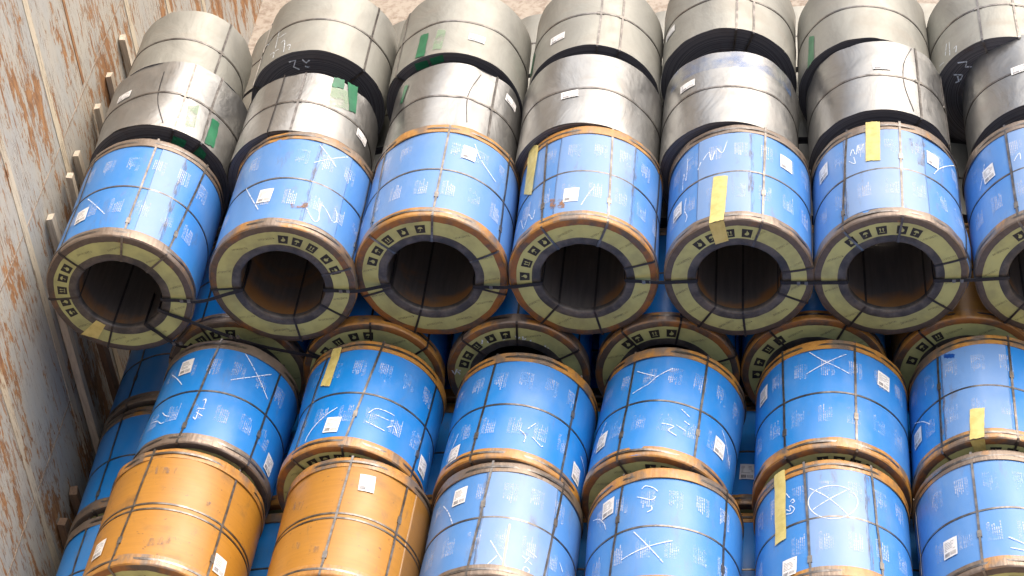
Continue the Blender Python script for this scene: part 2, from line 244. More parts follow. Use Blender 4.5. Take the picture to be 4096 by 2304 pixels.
def mat_edge():
    # edge-on laminations of a coil: fine concentric rings
    N = NT('coil_laminations')
    c = N.coord(False)
    oi = N.n('ShaderNodeObjectInfo')
    sp = N.n('ShaderNodeSeparateXYZ'); N.l(c, sp.inputs[0])
    oc = N.objcolor()
    z = N.math('SUBTRACT', sp.outputs[2], oc[0])
    r = N.math('SQRT', N.math('ADD', N.math('MULTIPLY', sp.outputs[0], sp.outputs[0]), N.math('MULTIPLY', z, z)))
    nd = N.n('ShaderNodeTexNoise', noise_dimensions='1D')
    nd.inputs['Scale'].default_value = 130
    nd.inputs['Detail'].default_value = 4
    N.l(r, nd.inputs['W'])
    col = N.mix(N.step(nd.outputs['Fac'], 0.35, 0.7), (0.085, 0.085, 0.095), (0.20, 0.20, 0.22))
    b = N.noise(N.coord(), 4, 5, 0.65)
    col = N.mix(N.step(b, 0.58, 0.75, 0, 0.5), col, (0.09, 0.05, 0.03))
    N.bump(nd.outputs['Fac'], 0.3, 0.004)
    return N.set(color=col, rough=0.5, metal=0.5)

def mat_bore():
    # inside of the coil: dark mill steel, rust grown in from the open end
    N = NT('bore_steel')
    c = N.coord()
    sp = N.n('ShaderNodeSeparateXYZ'); N.l(N.coord(False), sp.inputs[0])
    st = N.noise(N.scale(c, (9, 0.7, 9)), 4, 5, 0.6)
    end = N.step(sp.outputs[1], -0.52, -0.30, 0.26, 0.0)
    oc = N.objcolor()
    ru = N.step(N.math('ADD', N.math('ADD', N.noise(N.scale(c, (1, 1.2, 1)), 1.6, 4, 0.6, 0.3), end), oc[0]), 0.63, 0.86, 0.0, 0.85)
    col = N.mix(st, (0.09, 0.085, 0.085), (0.23, 0.21, 0.19))
    col = N.mix(ru, col, (0.42, 0.20, 0.06))
    return N.set(color=col, rough=0.38, metal=0.5)

def mat_plain(name, a, b, scale=8, rough=0.5, metal=0.0, spec=0.5, lo=0.35, hi=0.7, bump=0.0, stretch=(1, 1, 1)):
    N = NT(name)
    c = N.scale(N.coord(), stretch)
    f = N.noise(c, scale, 5, 0.62)
    if bump:
        N.bump(f, bump, 0.006)
    return N.set(color=N.mix(N.step(f, lo, hi), a, b), rough=rough, metal=metal, spec=spec)

def mat_faded(name, color, lo, hi, scale=30, rough=0.7, maxa=1.0, stretch=(1, 1, 1)):
    # thin print or chalk that has worn through in places
    N = NT(name)
    c = N.coord()
    oc = N.objcolor()
    a = N.step(N.math('ADD', N.noise(N.scale(c, stretch), scale, 4, 0.65), oc[2] if name != 'white_print' else oc[0]), lo, hi, 0.0, maxa)
    return N.set(color=color, rough=rough, alpha=a)

def mat_wall(name, paint_a, paint_b, rust_amt, axis):
    # weathered paint: flaked patches of rust, drawn out downwards, and fine vertical scratches
    N = NT(name)
    c = N.coord(False)
    def sc(h, v):
        return N.scale(c, (h, h, v))
    base = N.mix(N.step(N.noise(sc(1.1, 0.6), 2.0, 5, 0.6), 0.35, 0.7), paint_a, paint_b)
    base = N.mix(N.step(N.noise(sc(9, 1.2), 3, 5, 0.7), 0.48, 0.78, 0, 0.5), base, tuple(0.62 * p for p in paint_a))
    zone = N.noise(sc(0.9, 0.5), 1.9, 3, 0.6)
    warp = N.noise(sc(9, 2.6), 4, 5, 0.75)
    m1 = N.math('ADD', N.noise(sc(2.0, 0.5), 3.0, 4, 0.62, 0.5), N.math('MULTIPLY', N.math('SUBTRACT', zone, 0.5), 0.55))
    m1 = N.math('ADD', m1, N.math('MULTIPLY', N.math('SUBTRACT', warp, 0.5), 0.55))
    r1 = N.step(m1, 0.625 - rust_amt, 0.66 - rust_amt)
    m2 = N.math('ADD', N.noise(sc(8, 1.3), 3.2, 6, 0.72, 0.2), N.math('MULTIPLY', N.math('SUBTRACT', zone, 0.5), 0.3))
    r2 = N.step(m2, 0.62 - rust_amt, 0.645 - rust_amt)
    rust = N.math('MAXIMUM', r1, N.math('MULTIPLY', r2, 0.8))
    rc = N.mix(N.step(N.noise(sc(5, 2), 4, 5, 0.7), 0.35, 0.65), (0.43, 0.225, 0.095), (0.25, 0.125, 0.06))
    halo = N.step(m1, 0.50 - rust_amt, 0.65 - rust_amt, 0, 0.4)
    col = N.mix(halo, base, (0.47, 0.40, 0.29))
    col = N.mix(rust, col, rc)
    hz = N.noise(sc(1.3, 0.7), 2.5, 3, 0.5)
    hair = N.step(N.math('ADD', N.noise(sc(34, 1.9), 3.0, 5, 0.65), N.math('MULTIPLY', N.math('SUBTRACT', hz, 0.5), 0.3)), 0.585, 0.63, 0, 0.85)
    col = N.mix(hair, col, (0.17, 0.10, 0.065))
    N.bump(N.math('SUBTRACT', N.noise(sc(2, 1), 2, 3), N.math('MULTIPLY', N.math('MAXIMUM', rust, hair), 0.35)), 0.5, 0.012)
    return N.set(color=col, rough=N.step(rust, 0, 1, 0.55, 0.8), spec=0.4)

MB = mat_blue()
MO = mat_orange('orange_wrap', (0.44, 0.205, 0.026), (0.34, 0.15, 0.022), 0.6)
MR = mat_ring()
MS1 = mat_steel('bare_steel_bright', (0.36, 0.36, 0.348), 0.30, 0.46, (0.28, 0.235, 0.19), 0.45, 0.85)
MS2 = mat_steel('bare_steel_matt', (0.345, 0.345, 0.31), 0.50, 0.62, (0.28, 0.24, 0.19), 0.4, 0.55)
MFL = mat_flange()
ME = mat_edge()
MBO = mat_bore()
MIN = mat_plain('inner_ring_metal', (0.06, 0.058, 0.058), (0.15, 0.135, 0.12), 9, 0.45, 0.4, bump=0.2)
MSTRAP = mat_plain('strap_steel', (0.13, 0.12, 0.112), (0.28, 0.26, 0.24), 14, 0.33, 0.9)
MDSTRAP = mat_plain('strap_dark_steel', (0.03, 0.03, 0.035), (0.07, 0.06, 0.055), 14, 0.4, 0.4)
MSEAL = mat_plain('strap_seal_steel', (0.18, 0.165, 0.15), (0.30, 0.28, 0.25), 20, 0.35, 0.8)
MPAPER = mat_plain('label_paper', (0.45, 0.475, 0.20), (0.31, 0.32, 0.15), 6, 0.6, lo=0.35, hi=0.75)
MBLACK = mat_plain('label_black_ink', (0.012, 0.012, 0.013), (0.03, 0.03, 0.03), 30, 0.6)
MLETTER = mat_faded('label_grey_lettering', (0.10, 0.10, 0.07), 0.30, 0.55, 40)
MPRINT = mat_faded('white_print', (0.74, 0.77, 0.84), 0.34, 0.68, 9, maxa=0.55)
MTAG = mat_plain('white_tag_paper', (0.80, 0.80, 0.78), (0.70, 0.70, 0.69), 10, 0.55)
MTAGP = mat_plain('tag_grey_print', (0.20, 0.20, 0.21), (0.36, 0.36, 0.37), 60, 0.6)
MCHALK = mat_faded('chalk', (0.76, 0.83, 0.90), 0.30, 0.52, 60, maxa=0.92)
MGRIME = mat_faded('grime', (0.19, 0.165, 0.15), 0.42, 0.72, 7, 0.6, 0.6, (6, 1.2, 6))
MRUSTM = mat_faded('rust_mark', (0.30, 0.14, 0.05), 0.42, 0.62, 18, 0.7, 0.8)
MBLOT = mat_plain('dark_blue_blot', (0.004, 0.06, 0.30), (0.006, 0.08, 0.36), 12, 0.35)
MTINT = mat_faded('blue_tint', (0.02, 0.17, 0.52), 0.36, 0.80, 3, 0.35, 0.55, (1, 1.2, 1))
MTAPE = mat_plain('yellow_tape_film', (0.64, 0.55, 0.20), (0.52, 0.43, 0.13), 14, 0.42, bump=0.4)
MGREEN = mat_plain('green_tape_film', (0.01, 0.12, 0.055), (0.02, 0.18, 0.08), 6, 0.3)
MPALEG = mat_faded('worn_green_tape', (0.28, 0.40, 0.26), 0.35, 0.6, 7, 0.45, 0.6)
MWOOD = mat_plain('dunnage_wood', (0.62, 0.55, 0.44), (0.46, 0.39, 0.30), 6, 0.75, bump=0.3, stretch=(8, 8, 1))
MWOODB = mat_plain('dunnage_wood_brown', (0.24, 0.15, 0.09), (0.16, 0.10, 0.065), 6, 0.75, bump=0.3, stretch=(8, 8, 1))
MLASH = mat_plain('black_lashing', (0.006, 0.006, 0.009), (0.014, 0.014, 0.018), 25, 0.6)
MWALL = mat_wall('wall_paint_rusted', (0.44, 0.445, 0.42), (0.51, 0.48, 0.41), 0.062, 0)
MSTRIP = mat_wall('cream_strip_paint', (0.62, 0.54, 0.40), (0.64, 0.57, 0.44), 0.0, 0)
MBULK = mat_wall('bulkhead_paint', (0.56, 0.46, 0.39), (0.62, 0.51, 0.43), -0.03, 1)
MRUST = mat_wall('rusted_strip', (0.40, 0.30, 0.20), (0.36, 0.24, 0.15), 0.22, 0)
MWELD = mat_plain('weld_bead_paint', (0.17, 0.12, 0.08), (0.34, 0.28, 0.21), 9, 0.7)
MFLOOR = mat_plain('hold_floor_steel', (0.42, 0.37, 0.31), (0.27, 0.215, 0.17), 14, 0.7, lo=0.4, hi=0.7)
MCREAM = mat_plain('cream_paint_drip', (0.70, 0.60, 0.36), (0.6, 0.5, 0.3), 10, 0.5)

# ------------------------------------------------------------------ mesh helpers
def mesh_obj(name, verts, faces, mats, parent=None, smooth=False, mi=None, color=(0, 0, 0)):
    me = bpy.data.meshes.new(name)
    me.from_pydata(verts, [], faces)
    if not isinstance(mats, (list, tuple)):
        mats = [mats]
    for m in mats:
        me.materials.append(m)
    if mi:
        me.polygons.foreach_set('material_index', mi)
    if smooth:
        me.polygons.foreach_set('use_smooth', [True] * len(faces))
    me.update()
    o = bpy.data.objects.new(name, me)
    COL.objects.link(o)
    if parent is not None:
        o.parent = parent
    if color:
        o.color = (*color, 1)
    return o

def box(lo, hi):
    (a, b, c), (d, e, f) = lo, hi
    v = [(a, b, c), (d, b, c), (d, e, c), (a, e, c), (a, b, f), (d, b, f), (d, e, f), (a, e, f)]
    q = [(0, 3, 2, 1), (4, 5, 6, 7), (0, 1, 5, 4), (1, 2, 6, 5), (2, 3, 7, 6), (3, 0, 4, 7)]
    return v, q

def tag(o, label, cat, group=None, kind=None):
    if label: o['label'] = label
    if cat: o['category'] = cat
    if group: o['group'] = group
    if kind: o['kind'] = kind
    return o

def text_mesh(s):
    cu = bpy.data.curves.new('t', 'FONT')
    cu.body = s
    cu.resolution_u = 1
    cu.size = 1
    ob = bpy.data.objects.new('t', cu)
    me = ob.to_mesh()
    v = [(p.co.x, p.co.y) for p in me.vertices]
    f = [tuple(p.vertices) for p in me.polygons]
    ob.to_mesh_clear()
    bpy.data.objects.remove(ob); bpy.data.curves.remove(cu)
    x0 = min(p[0] for p in v); x1 = max(p[0] for p in v); y0 = min(p[1] for p in v); y1 = max(p[1] for p in v)
    v = [((p[0] - x0) / (x1 - x0), (p[1] - y0) / (y1 - y0)) for p in v]
    return v, f

WORDS = [text_mesh('ZAPOROZHSTAL'), text_mesh('ЗАПОРІЖСТАЛЬ')]

def print_block(word, rnd):
    """flat print: a title and a few ragged lines of small type; u along the title 0..0.15 m, v downwards"""
    v, f = WORDS[word]
    V = [(p[0] * 0.155, p[1] * 0.022) for p in v]
    F = list(f)
    y = -0.009
    for k in range(5):
        x = 0.0
        end = rnd.uniform(0.085, 0.15)
        while x < end:
            w = rnd.uniform(0.012, 0.03)
            i = len(V)
            V += [(x, y - 0.0065), (x + w, y - 0.0065), (x + w, y), (x, y)]
            F.append((i, i + 1, i + 2, i + 3))
            x += w + 0.005
        y -= 0.0125
    return V, F

class Coil:
    """A coil lying on its side; th is measured from the top towards +x, s from the near end along the axis."""
    def __init__(self, name, x, yf, z, R, L, seed, amp=0.002, edge=0.0, bulge=(), yaw=0.0):
        self.R, self.L = R, L
        self.hole = 0.58 * R
        r = random.Random(seed)
        self.rnd = r
        self.w = [(r.randint(2, 7), r.uniform(0, 6.3), r.uniform(1, 5), r.uniform(0, 6.3), r.uniform(0.4, 1) * amp) for _ in range(5)]
        self.e = [(r.randint(3, 17), r.uniform(0, 6.3), r.uniform(0.3, 1) * edge) for _ in range(5)]
        self.bulge = bulge
        self.boretone = 0.0
        self.pinch = ()
        self.root = bpy.data.objects.new(name, None)
        self.root.empty_display_size = 0.2
        COL.objects.link(self.root)
        self.root.location = (x, yf + L / 2, z - R)
        self.root.rotation_euler = (0, 0, -yaw)
    def rad(self, th, s):
        d = sum(a * cos(k * th + p) * cos(q * s + p2) for k, p, q, p2, a in self.w)
        if self.e[0][2]:
            g = math.exp(-s / 0.05) + math.exp(-(self.L - s) / 0.05)
            d += g * sum(a * cos(k * th + p) for k, p, a in self.e)
        for ps, pa in self.pinch:
            d -= pa * math.exp(-((s - ps) / 0.07) ** 2)
        for bt, bs, ba, wt, ws in self.bulge:
            d += ba * math.exp(-((th - bt) / wt) ** 2 - ((s - bs) / ws) ** 2)
        return self.R + d
    def P(self, th, s, h=0.0):
        r = self.rad(th, min(max(s, 0), self.L)) + h
        return (r * sin(th), s - self.L / 2, self.R + r * cos(th))
    def Q(self, th, r, s):
        return (r * sin(th), s - self.L / 2, self.R + r * cos(th))
    def mesh(self, name, V, F, m, parent=None, **kw):
        return mesh_obj(name, V, F, m, parent or self.root, **kw)
    def shell(self, name, m, s0, s1, h=0.0, th0=-pi, th1=pi, nth=120, ns=14, color=(0, 0, 0), thick=0.0):
        closed = abs(th1 - th0 - 2 * pi) < 1e-6
        n = nth if closed else nth + 1
        V = [self.P(th0 + (th1 - th0) * i / nth, s0 + (s1 - s0) * j / ns, h) for j in range(ns + 1) for i in range(n)]
        F = []
        for j in range(ns):
            for i in range(nth):
                a, b = j * n + i, j * n + (i + 1) % n
                F.append((a, a + n, b + n, b))
        sm = [True] * len(F)
        if thick and not closed:
            base = len(V)
            for j in range(ns + 1):
                for i in (0, nth):
                    V.append(self.P(th0 + (th1 - th0) * i / nth, s0 + (s1 - s0) * j / ns, h - thick))
            for j in range(ns):
                F.append((j * n, base + 2 * j, base + 2 * j + 2, (j + 1) * n))
                F.append((j * n + nth, (j + 1) * n + nth, base + 2 * j + 3, base + 2 * j + 1))
                sm += [False, False]
        o = self.mesh(name, V, F, m, color=color)
        o.data.polygons.foreach_set('use_smooth', sm)
        return o
    def lathe(self, name, m, prof, nth=112, use_rad=False, wob=0.0, color=(0, 0, 0), pleat=0.0, parent=None):
        """prof: (s, r) points; r is absolute"""
        np_ = len(prof)
        ph = [(self.rnd.randint(3, 19), self.rnd.uniform(0, 6.3)) for _ in range(4)]
        V = []
        for i in range(nth):
            th = -pi + 2 * pi * i / nth
            dw = wob * sum(cos(k * th + p) for k, p in ph) / 2
            dp = pleat * (i % 2)
            for j, (s, r) in enumerate(prof):
                rr = r + (self.rad(th, min(max(s, 0), self.L)) - self.R if use_rad else 0) + (dw if j < np_ - 1 else 0)
                V.append(self.Q(th, rr, s - (dp if 0 < j < np_ - 1 else 0)))
        F = []
        for i in range(nth):
            for j in range(np_ - 1):
                a, b = i * np_ + j, ((i + 1) % nth) * np_ + j
                F.append((a, a + 1, b + 1, b))
        o = self.mesh(name, V, F, m, parent, smooth=True, color=color)
        o.data.set_sharp_from_angle(angle=radians(38)) if hasattr(o.data, 'set_sharp_from_angle') else None
        return o
    def hoop(self, s, w=0.0145, h=0.004, m=None, name='hoop_strap', tilt=0.0, nth=112):
        V, F = [], []
        for i in range(nth):
            th = -pi + 2 * pi * i / nth
            ss = s + tilt * cos(th)
            V += [self.P(th, ss - w / 2, 0), self.P(th, ss - w / 2, h), self.P(th, ss + w / 2, h), self.P(th, ss + w / 2, 0)]
        for i in range(nth):
            a, b = i * 4, ((i + 1) % nth) * 4
            for j in range(3):
                F.append((a + j, a + j + 1, b + j + 1, b + j))
        return self.mesh(name, V, F, m or MSTRAP)
    def axial(self, th, ring, w=0.015, h=0.003, m=None, bow=0.0):
        """strap through the eye: bore, near face, outside, far face"""
        R, L, ho = self.R, self.L, self.hole
        o = 0.0075 if ring else 0.001
        path = [(L - 0.01, ho - 0.001, 0, -1), (0.0, ho - 0.001, -0.5, -1), (-0.009, ho + 0.004, -1, -.3), (-0.0115, 0.8 * R, -1, 0), (-0.011, R - 0.004, -1, 0.2),
                (-0.004, R + o, -.6, 1)]
        n = 10
        pts = [(s, r, a, b, 0) for s, r, a, b in path]
        for i in range(n + 1):
            s = 0.012 + (L - 0.024) * i / n
            e = o if (ring and (s < 0.1 or s > L - 0.1)) else 0.0045
            pts.append((s, None, 0, 1, e))
        pts += [(L + 0.004, R + o, .6, 1, 0), (L + 0.011, R - 0.01, 1, .2, 0), (L + 0.011, ho + 0.01, 1, 0, 0)]
        if isinstance(th, (int, float)):
            th = (th, th)
        V, F = [], []
        for s, r, ns_, nr, e in pts:
            t = th[0] + (th[1] - th[0]) * min(max(s / L, 0), 1) + bow * sin(pi * min(max(s / L, 0), 1))
            rr = self.rad(t, s) + e if r is None else r
            for sd, hh in ((-1, 0), (-1, h), (1, h), (1, 0)):
                tt = t + sd * w / 2 / rr
                V.append(self.Q(tt, rr + nr * hh, s + ns_ * hh))
        for i in range(len(pts) - 1):
            a, b = i * 4, i * 4 + 4
            for j in range(3):
                F.append((a + j, b + j, b + j + 1, a + j + 1))
        st = self.mesh('axial_strap', V, F, m or MSTRAP)
        return st
    def seal(self, th, s, along=True, h=0.0085):
        a, b = (0.028, 0.014) if along else (0.014, 0.028)
        V = []
        for hh in (0.002, h):
            for ss, tt in ((-1, -1), (1, -1), (1, 1), (-1, 1)):
                V.append(self.P(th + tt * b / self.R, s + ss * a, hh))
        F = [(4, 5, 6, 7), (0, 1, 5, 4), (1, 2, 6, 5), (2, 3, 7, 6), (3, 0, 4, 7)]
        return self.mesh('strap_seal', V, F, MSEAL)
    def patch(self, name, q, h, m, n=6, parent=None, rag=0.0):
        """q: four (th, s) corners"""
        (a, b, c, d) = q
        V, F = [], []
        for j in range(n + 1):
            for i in range(n + 1):
                u, v = i / n, j / n
                th = (a[0] * (1 - u) + b[0] * u) * (1 - v) + (d[0] * (1 - u) + c[0] * u) * v
                s = (a[1] * (1 - u) + b[1] * u) * (1 - v) + (d[1] * (1 - u) + c[1] * u) * v
                if rag:
                    if j in (0, n): s += self.rnd.uniform(-rag, rag)
                    if i in (0, n): th += self.rnd.uniform(-rag, rag)
                e = h + (0.0075 if (s < 0.09 or s > self.L - 0.09) and self.ring else 0)
                V.append(self.P(th, s, e))
        for j in range(n):
            for i in range(n):
                k = j * (n + 1) + i
                F.append((k, k + 1, k + n + 2, k + n + 1))
        return self.mesh(name, V, F, m, parent, smooth=True)
    def facepatch(self, name, q, m, s=-0.0125, n=4):
        pts = [(r * sin(t), r * cos(t)) for t, r in q]
        a, b, c, d = pts
        V, F = [], []
        for j in range(n + 1):
            for i in range(n + 1):
                u, v = i / n, j / n
                x = (a[0] * (1 - u) + b[0] * u) * (1 - v) + (d[0] * (1 - u) + c[0] * u) * v
                z = (a[1] * (1 - u) + b[1] * u) * (1 - v) + (d[1] * (1 - u) + c[1] * u) * v
                V.append((x, s - self.L / 2 + self.rnd.uniform(-.001, .001), self.R + z))
        for j in range(n):
            for i in range(n):
                k = j * (n + 1) + i
                F.append((k, k + 1, k + n + 2, k + n + 1))
        return self.mesh(name, V, F, m)
    def stroke(self, pts, w=0.006, h=0.0052, m=None, name='chalk_mark'):
        """hand-drawn line on the outside, through (th, s) points"""
        P = []
        n = len(pts)
        for i in range(n - 1):
            p0, p1, p2, p3 = pts[max(i - 1, 0)], pts[i], pts[i + 1], pts[min(i + 2, n - 1)]
            for k in range(5):
                t = k / 5
                P.append(tuple(0.5 * (2 * p1[q] + (p2[q] - p0[q]) * t + (2 * p0[q] - 5 * p1[q] + 4 * p2[q] - p3[q]) * t * t + (3 * p1[q] - p0[q] - 3 * p2[q] + p3[q]) * t ** 3) for q in (0, 1)))
        P.append(tuple(pts[-1]))
        V, F = [], []
        for i, p in enumerate(P):
            a, b = P[max(i - 1, 0)], P[min(i + 1, len(P) - 1)]
            dx, dy = (b[0] - a[0]) * self.R, b[1] - a[1]
            l = math.hypot(dx, dy) or 1
            ww = w * (0.75 + 0.5 * self.rnd.random()) / 2
            for sd in (-1, 1):
                V.append(self.P(p[0] - sd * dy / l * ww / self.R, p[1] + sd * dx / l * ww, h))
        F = [(2 * i, 2 * i + 1, 2 * i + 3, 2 * i + 2) for i in range(len(P) - 1)]
        return self.mesh(name, V, F, m or MCHALK)
    def facestroke(self, pts, w=0.012, s=-0.008):
        P = [(r * sin(t), r * cos(t)) for t, r in pts]
        V = []
        for i, p in enumerate(P):
            a, b = P[max(i - 1, 0)], P[min(i + 1, len(P) - 1)]
            dx, dy = b[0] - a[0], b[1] - a[1]
            l = math.hypot(dx, dy) or 1
            for sd in (-1, 1):
                V.append((p[0] - sd * dy / l * w / 2, s - self.L / 2, self.R + p[1] + sd * dx / l * w / 2))
        F = [(2 * i, 2 * i + 1, 2 * i + 3, 2 * i + 2) for i in range(len(P) - 1)]
        return self.mesh('chalk_mark', V, F, MCHALK)
    def paper_tag(self, th, s, wide=0.10, tall=0.145, rot=0.0):
        R = self.R
        def loc(u, v):
            return (th + (u * cos(rot) - v * sin(rot)) / R, s + u * sin(rot) + v * cos(rot))
        q = [loc(-wide / 2, -tall / 2), loc(wide / 2, -tall / 2), loc(wide / 2, tall / 2), loc(-wide / 2, tall / 2)]
        o = self.patch('paper_tag', q, 0.0058, MTAG, 4)
        V, F = [], []
        def rect(u0, v0, u1, v1):
            i = len(V)
            for u, v in ((u0, v0), (u1, v0), (u1, v1), (u0, v1)):
                t, ss = loc(u * wide, v * tall)
                V.append(self.P(t, ss, 0.0068 + (0.0075 if (ss < 0.09 or ss > self.L - 0.09) and self.ring else 0)))
            F.append((i, i + 1, i + 2, i + 3))
        rect(-0.40, -0.42, -0.05, -0.22)
        for k in range(6):
            v = -0.10 + k * 0.085
            rect(-0.40, v, self.rnd.uniform(0.05, 0.42), v + 0.028)
        for k in range(5):
            rect(0.02 + k * 0.08, -0.42, 0.06 + k * 0.08, -0.22)
        self.mesh('tag_print', V, F, MTAGP, o)
        return o
    def lettering(self, strength=0.0, skip=0.05):
        R, L = self.R, self.L
        off = self.rnd.uniform(0, 0.34)
        for row, (sc, up) in enumerate(((0.30 * L, True), (0.73 * L, False))):
            for i in range(-5, 6):
                th = i * 0.36 + off + 0.12 * row
                if abs(th) > 1.25 or self.rnd.random() < skip:
                    continue
                bv, bf = print_block((i + row) % 2, self.rnd)
                V = []
                for u, v in bv:
                    if up:      # reads from the near end to the far end, small type to the right
                        tt, ss = th - v / R, sc - 0.075 + u
                    else:
                        tt, ss = th + v / R, sc + 0.075 - u
                    V.append(self.P(tt, ss, 0.0046))
                o = self.mesh('printed_block', V, bf, MPRINT)
                o.color = (strength + self.rnd.uniform(-.12, .12), 0, 0, 1)
    def pictogram(self, th, kind, parent, size=0.066):
        R = self.R
        rm = 0.795 * R
        V, F, MI = [], [], []
        def poly(pts, mi):
            i = len(V)
            for a, b in pts:
                q = size if mi == 0 else size * 0.8
                r = rm + b * q
                t = th + a * q / rm
                V.append(self.Q(t, r, -0.0088 - 0.0008 * mi))
            F.append(tuple(range(i, i + len(pts)))); MI.append(mi)
        poly([(-.5, -.5), (.5, -.5), (.5, .5), (-.5, .5)], 0)
        if kind == 0:      # umbrella
            poly([(0.32 * cos(a), 0.02 + 0.3 * sin(a)) for a in [pi * q / 8 for q in range(9)]], 1)
            poly([(-.03, -.36), (.03, -.36), (.03, .02), (-.03, .02)], 1)
            poly([(-.2, -.36), (-.03, -.36), (-.03, -.29), (-.2, -.29)], 1)
        elif kind == 1:    # this way up
            for d in (-.18, .18):
                poly([(d - .05, -.2), (d + .05, -.2), (d + .05, .12), (d - .05, .12)], 1)
                poly([(d - .14, .12), (d + .14, .12), (d, .36)], 1)
            poly([(-.36, -.36), (.36, -.36), (.36, -.28), (-.36, -.28)], 1)
        elif kind == 2:    # hook
            poly([(-.05, .05), (.05, .05), (.05, .38), (-.05, .38)], 1)
            poly([(0.3 * cos(a), -0.06 + 0.28 * sin(a)) for a in [-pi * .9 + pi * 1.4 * q / 8 for q in range(9)]], 1)
        else:              # sling around a bale
            poly([(-.3, -.32), (.3, -.32), (.3, .0), (-.3, .0)], 1)
            poly([(-.22, .0), (.0, .34), (.06, .34), (-.12, .0)], 1)
            poly([(.22, .0), (.12, .0), (.0, .3), (.04, .36)], 1)
        return self.mesh('pictogram', V, F, [MBLACK, MPAPER], parent, mi=MI)
    def label_words(self, parent, icons):
        R = self.R
        tilt = self.rnd.uniform(0.1, 0.6)
        a = self.rnd.uniform(0, 0.5)
        k = 0
        while a < 2 * pi:
            th = a - pi
            a += self.rnd.uniform(0.45, 0.7)
            if any(abs(th - i) < 0.16 for i in icons):
                continue
            wv, wf = WORDS[k % 2]; k += 1
            cx, cz = 0.80 * R * sin(th), 0.80 * R * cos(th)
            V, F = [], []
            for u, v in wv:
                x, z = (u - .5) * 0.115, (v - .5) * 0.016
                x, z = cx + x * cos(tilt) - z * sin(tilt), cz + x * sin(tilt) + z * cos(tilt)
                V.append((x, -0.0086 - self.L / 2, self.R + z))
            for f in wf:
                rr = [math.hypot(V[q][0], V[q][2] - R) / R for q in f]
                if min(rr) > 0.71 and max(rr) < 0.90:
                    F.append(f)
            if F:
                self.mesh('label_word', V, F, MLETTER, parent)

    # -------------------------------------------------------------- assemblies
    def ends(self, wrapped, ringtone=0.0, near=True, bore=True):
        R, L, ho = self.R, self.L, self.hole
        col = (R, 0, 0)
        if wrapped:
            rim = [(0.088, R + .001), (0.086, R + .0055), (0.014, R + .0075), (0.004, R + .0055), (-0.003, R - .002)]
            fla = [(-0.003, R - .002), (-0.007, R - .012), (-0.0065, .91 * R), (0.004, .905 * R)]
            self.lathe('edge_ring', MR, rim, wob=0.0022, color=(ringtone, 0, 0))
            self.lathe('end_flange', MFL, fla, wob=0.0018, color=(ringtone, 0, 0), pleat=0.0018)
            self.lathe('edge_ring', MR, [(L - s, r) for s, r in rim][::-1], wob=0.0022, color=(ringtone, 0, 0))
            self.lathe('end_flange', MFL, [(L - s, r) for s, r in fla][::-1], 64, color=(ringtone, 0, 0))
            self.lathe('end_face', ME, [(0.003, R - .02), (0.003, ho)], 64, color=col)
            self.lathe('inner_ring', MIN, [(0.003, .705 * R), (-0.0085, .70 * R), (-0.0095, ho + .010), (-0.006, ho + .003), (0.003, ho - .002), (0.03, ho - .003)], 96, wob=0.0012)
        else:
            self.lathe('end_face', ME, [(0.0, self.R - .0005), (-0.002, .93 * R), (0.003, .8 * R), (0.0, ho)], 96, color=col, wob=0.0)
        self.lathe('bore', MBO, [(0.0, ho), (L / 2, ho), (L, ho)], 72, color=(self.boretone, 0, 0))
        self.lathe('end_face', ME, [(L - 0.003, ho), (L - 0.003, R - .004)], 48, color=col)
    def label_ring(self, icons, order, words=True):
        R = self.R
        o = self.lathe('label_ring', MPAPER, [(-0.0055, .915 * R), (-0.0075, .89 * R), (-0.0075, .69 * R)], 112, wob=0.0015)
        for i, t in enumerate(icons):
            self.pictogram(t, order[i % len(order)], o)
        if words:
            self.label_words(o, icons)
        return o

def wrapped_coil(key, name, m, g, d, seed, dust_sheen=0.0, grime=0.4, ringtone=0.0, face=True, letters=True, amp=0.0032, bulge=(),
                 sealpos=None, panel_sheen=0.22, hoops=None, lname='chalk_mark', straps=True):
    x, yf, z, R, L = g[:5]
    c = Coil(name, x, yf, z, R, L, seed, amp, 0.0, bulge, g[5] if len(g) > 5 else 0.0)
    c.ring = True
    c.boretone = {'C2': .14, 'C3': .06, 'C5': .06}.get(key, -.10)
    c.pinch = ((0.5 * L, 0.004), (0.03, 0.003), (L - 0.03, 0.003))
    c.shell('body', m, 0.004, L - 0.004, color=(dust_sheen, grime, 0))
    c.ends(True, ringtone)
    if face:
        c.label_ring(d.get('icon', []), [2, 0, 1, 2, 0], bool(key))
    for s in (hoops or (0.5 * L,)):
        c.hoop(s, tilt=c.rnd.uniform(-.006, .006))
    for s in (0.046, L - 0.046):
        c.hoop(s, 0.017, 0.0115)
    th = list(d.get('ax', []))
    ext = [f for f in d.get('fs', []) if all(abs(f - (t if isinstance(t, float) else t[0])) > 0.16 for t in th)]
    if straps:
        for t in th:
            c.axial(t, True)
            q = c.rnd.choice([0.16, 0.22, 0.62, 0.3])
            c.seal(t if isinstance(t, float) else t[0] + (t[1] - t[0]) * q, L * q)
        for t in ext:
            c.axial(t, True, m=MDSTRAP)
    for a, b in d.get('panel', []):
        c.shell('overlap_sheet', m, 0.089, L - 0.089, 0.0028, a, b, 40, 12, color=(panel_sheen, 0.8, 0), thick=0.004)  # paler tone paints the sky sheen of a flat facet onto the sheet
    for a, b in d.get('panel', []):
        e = a if key in ('C2', 'A3', 'C6', 'B6') else b
        c.patch('grime_streak', [(e - .035, .1), (e + .035, .1), (e + .035, L - .1), (e - .035, L - .1)], 0.0043, MGRIME, 8, rag=.01)
    if letters:
        c.lettering({'C': .07, 'A': .0}.get(key[:1], -.09))
    dress(c, d)
    return c

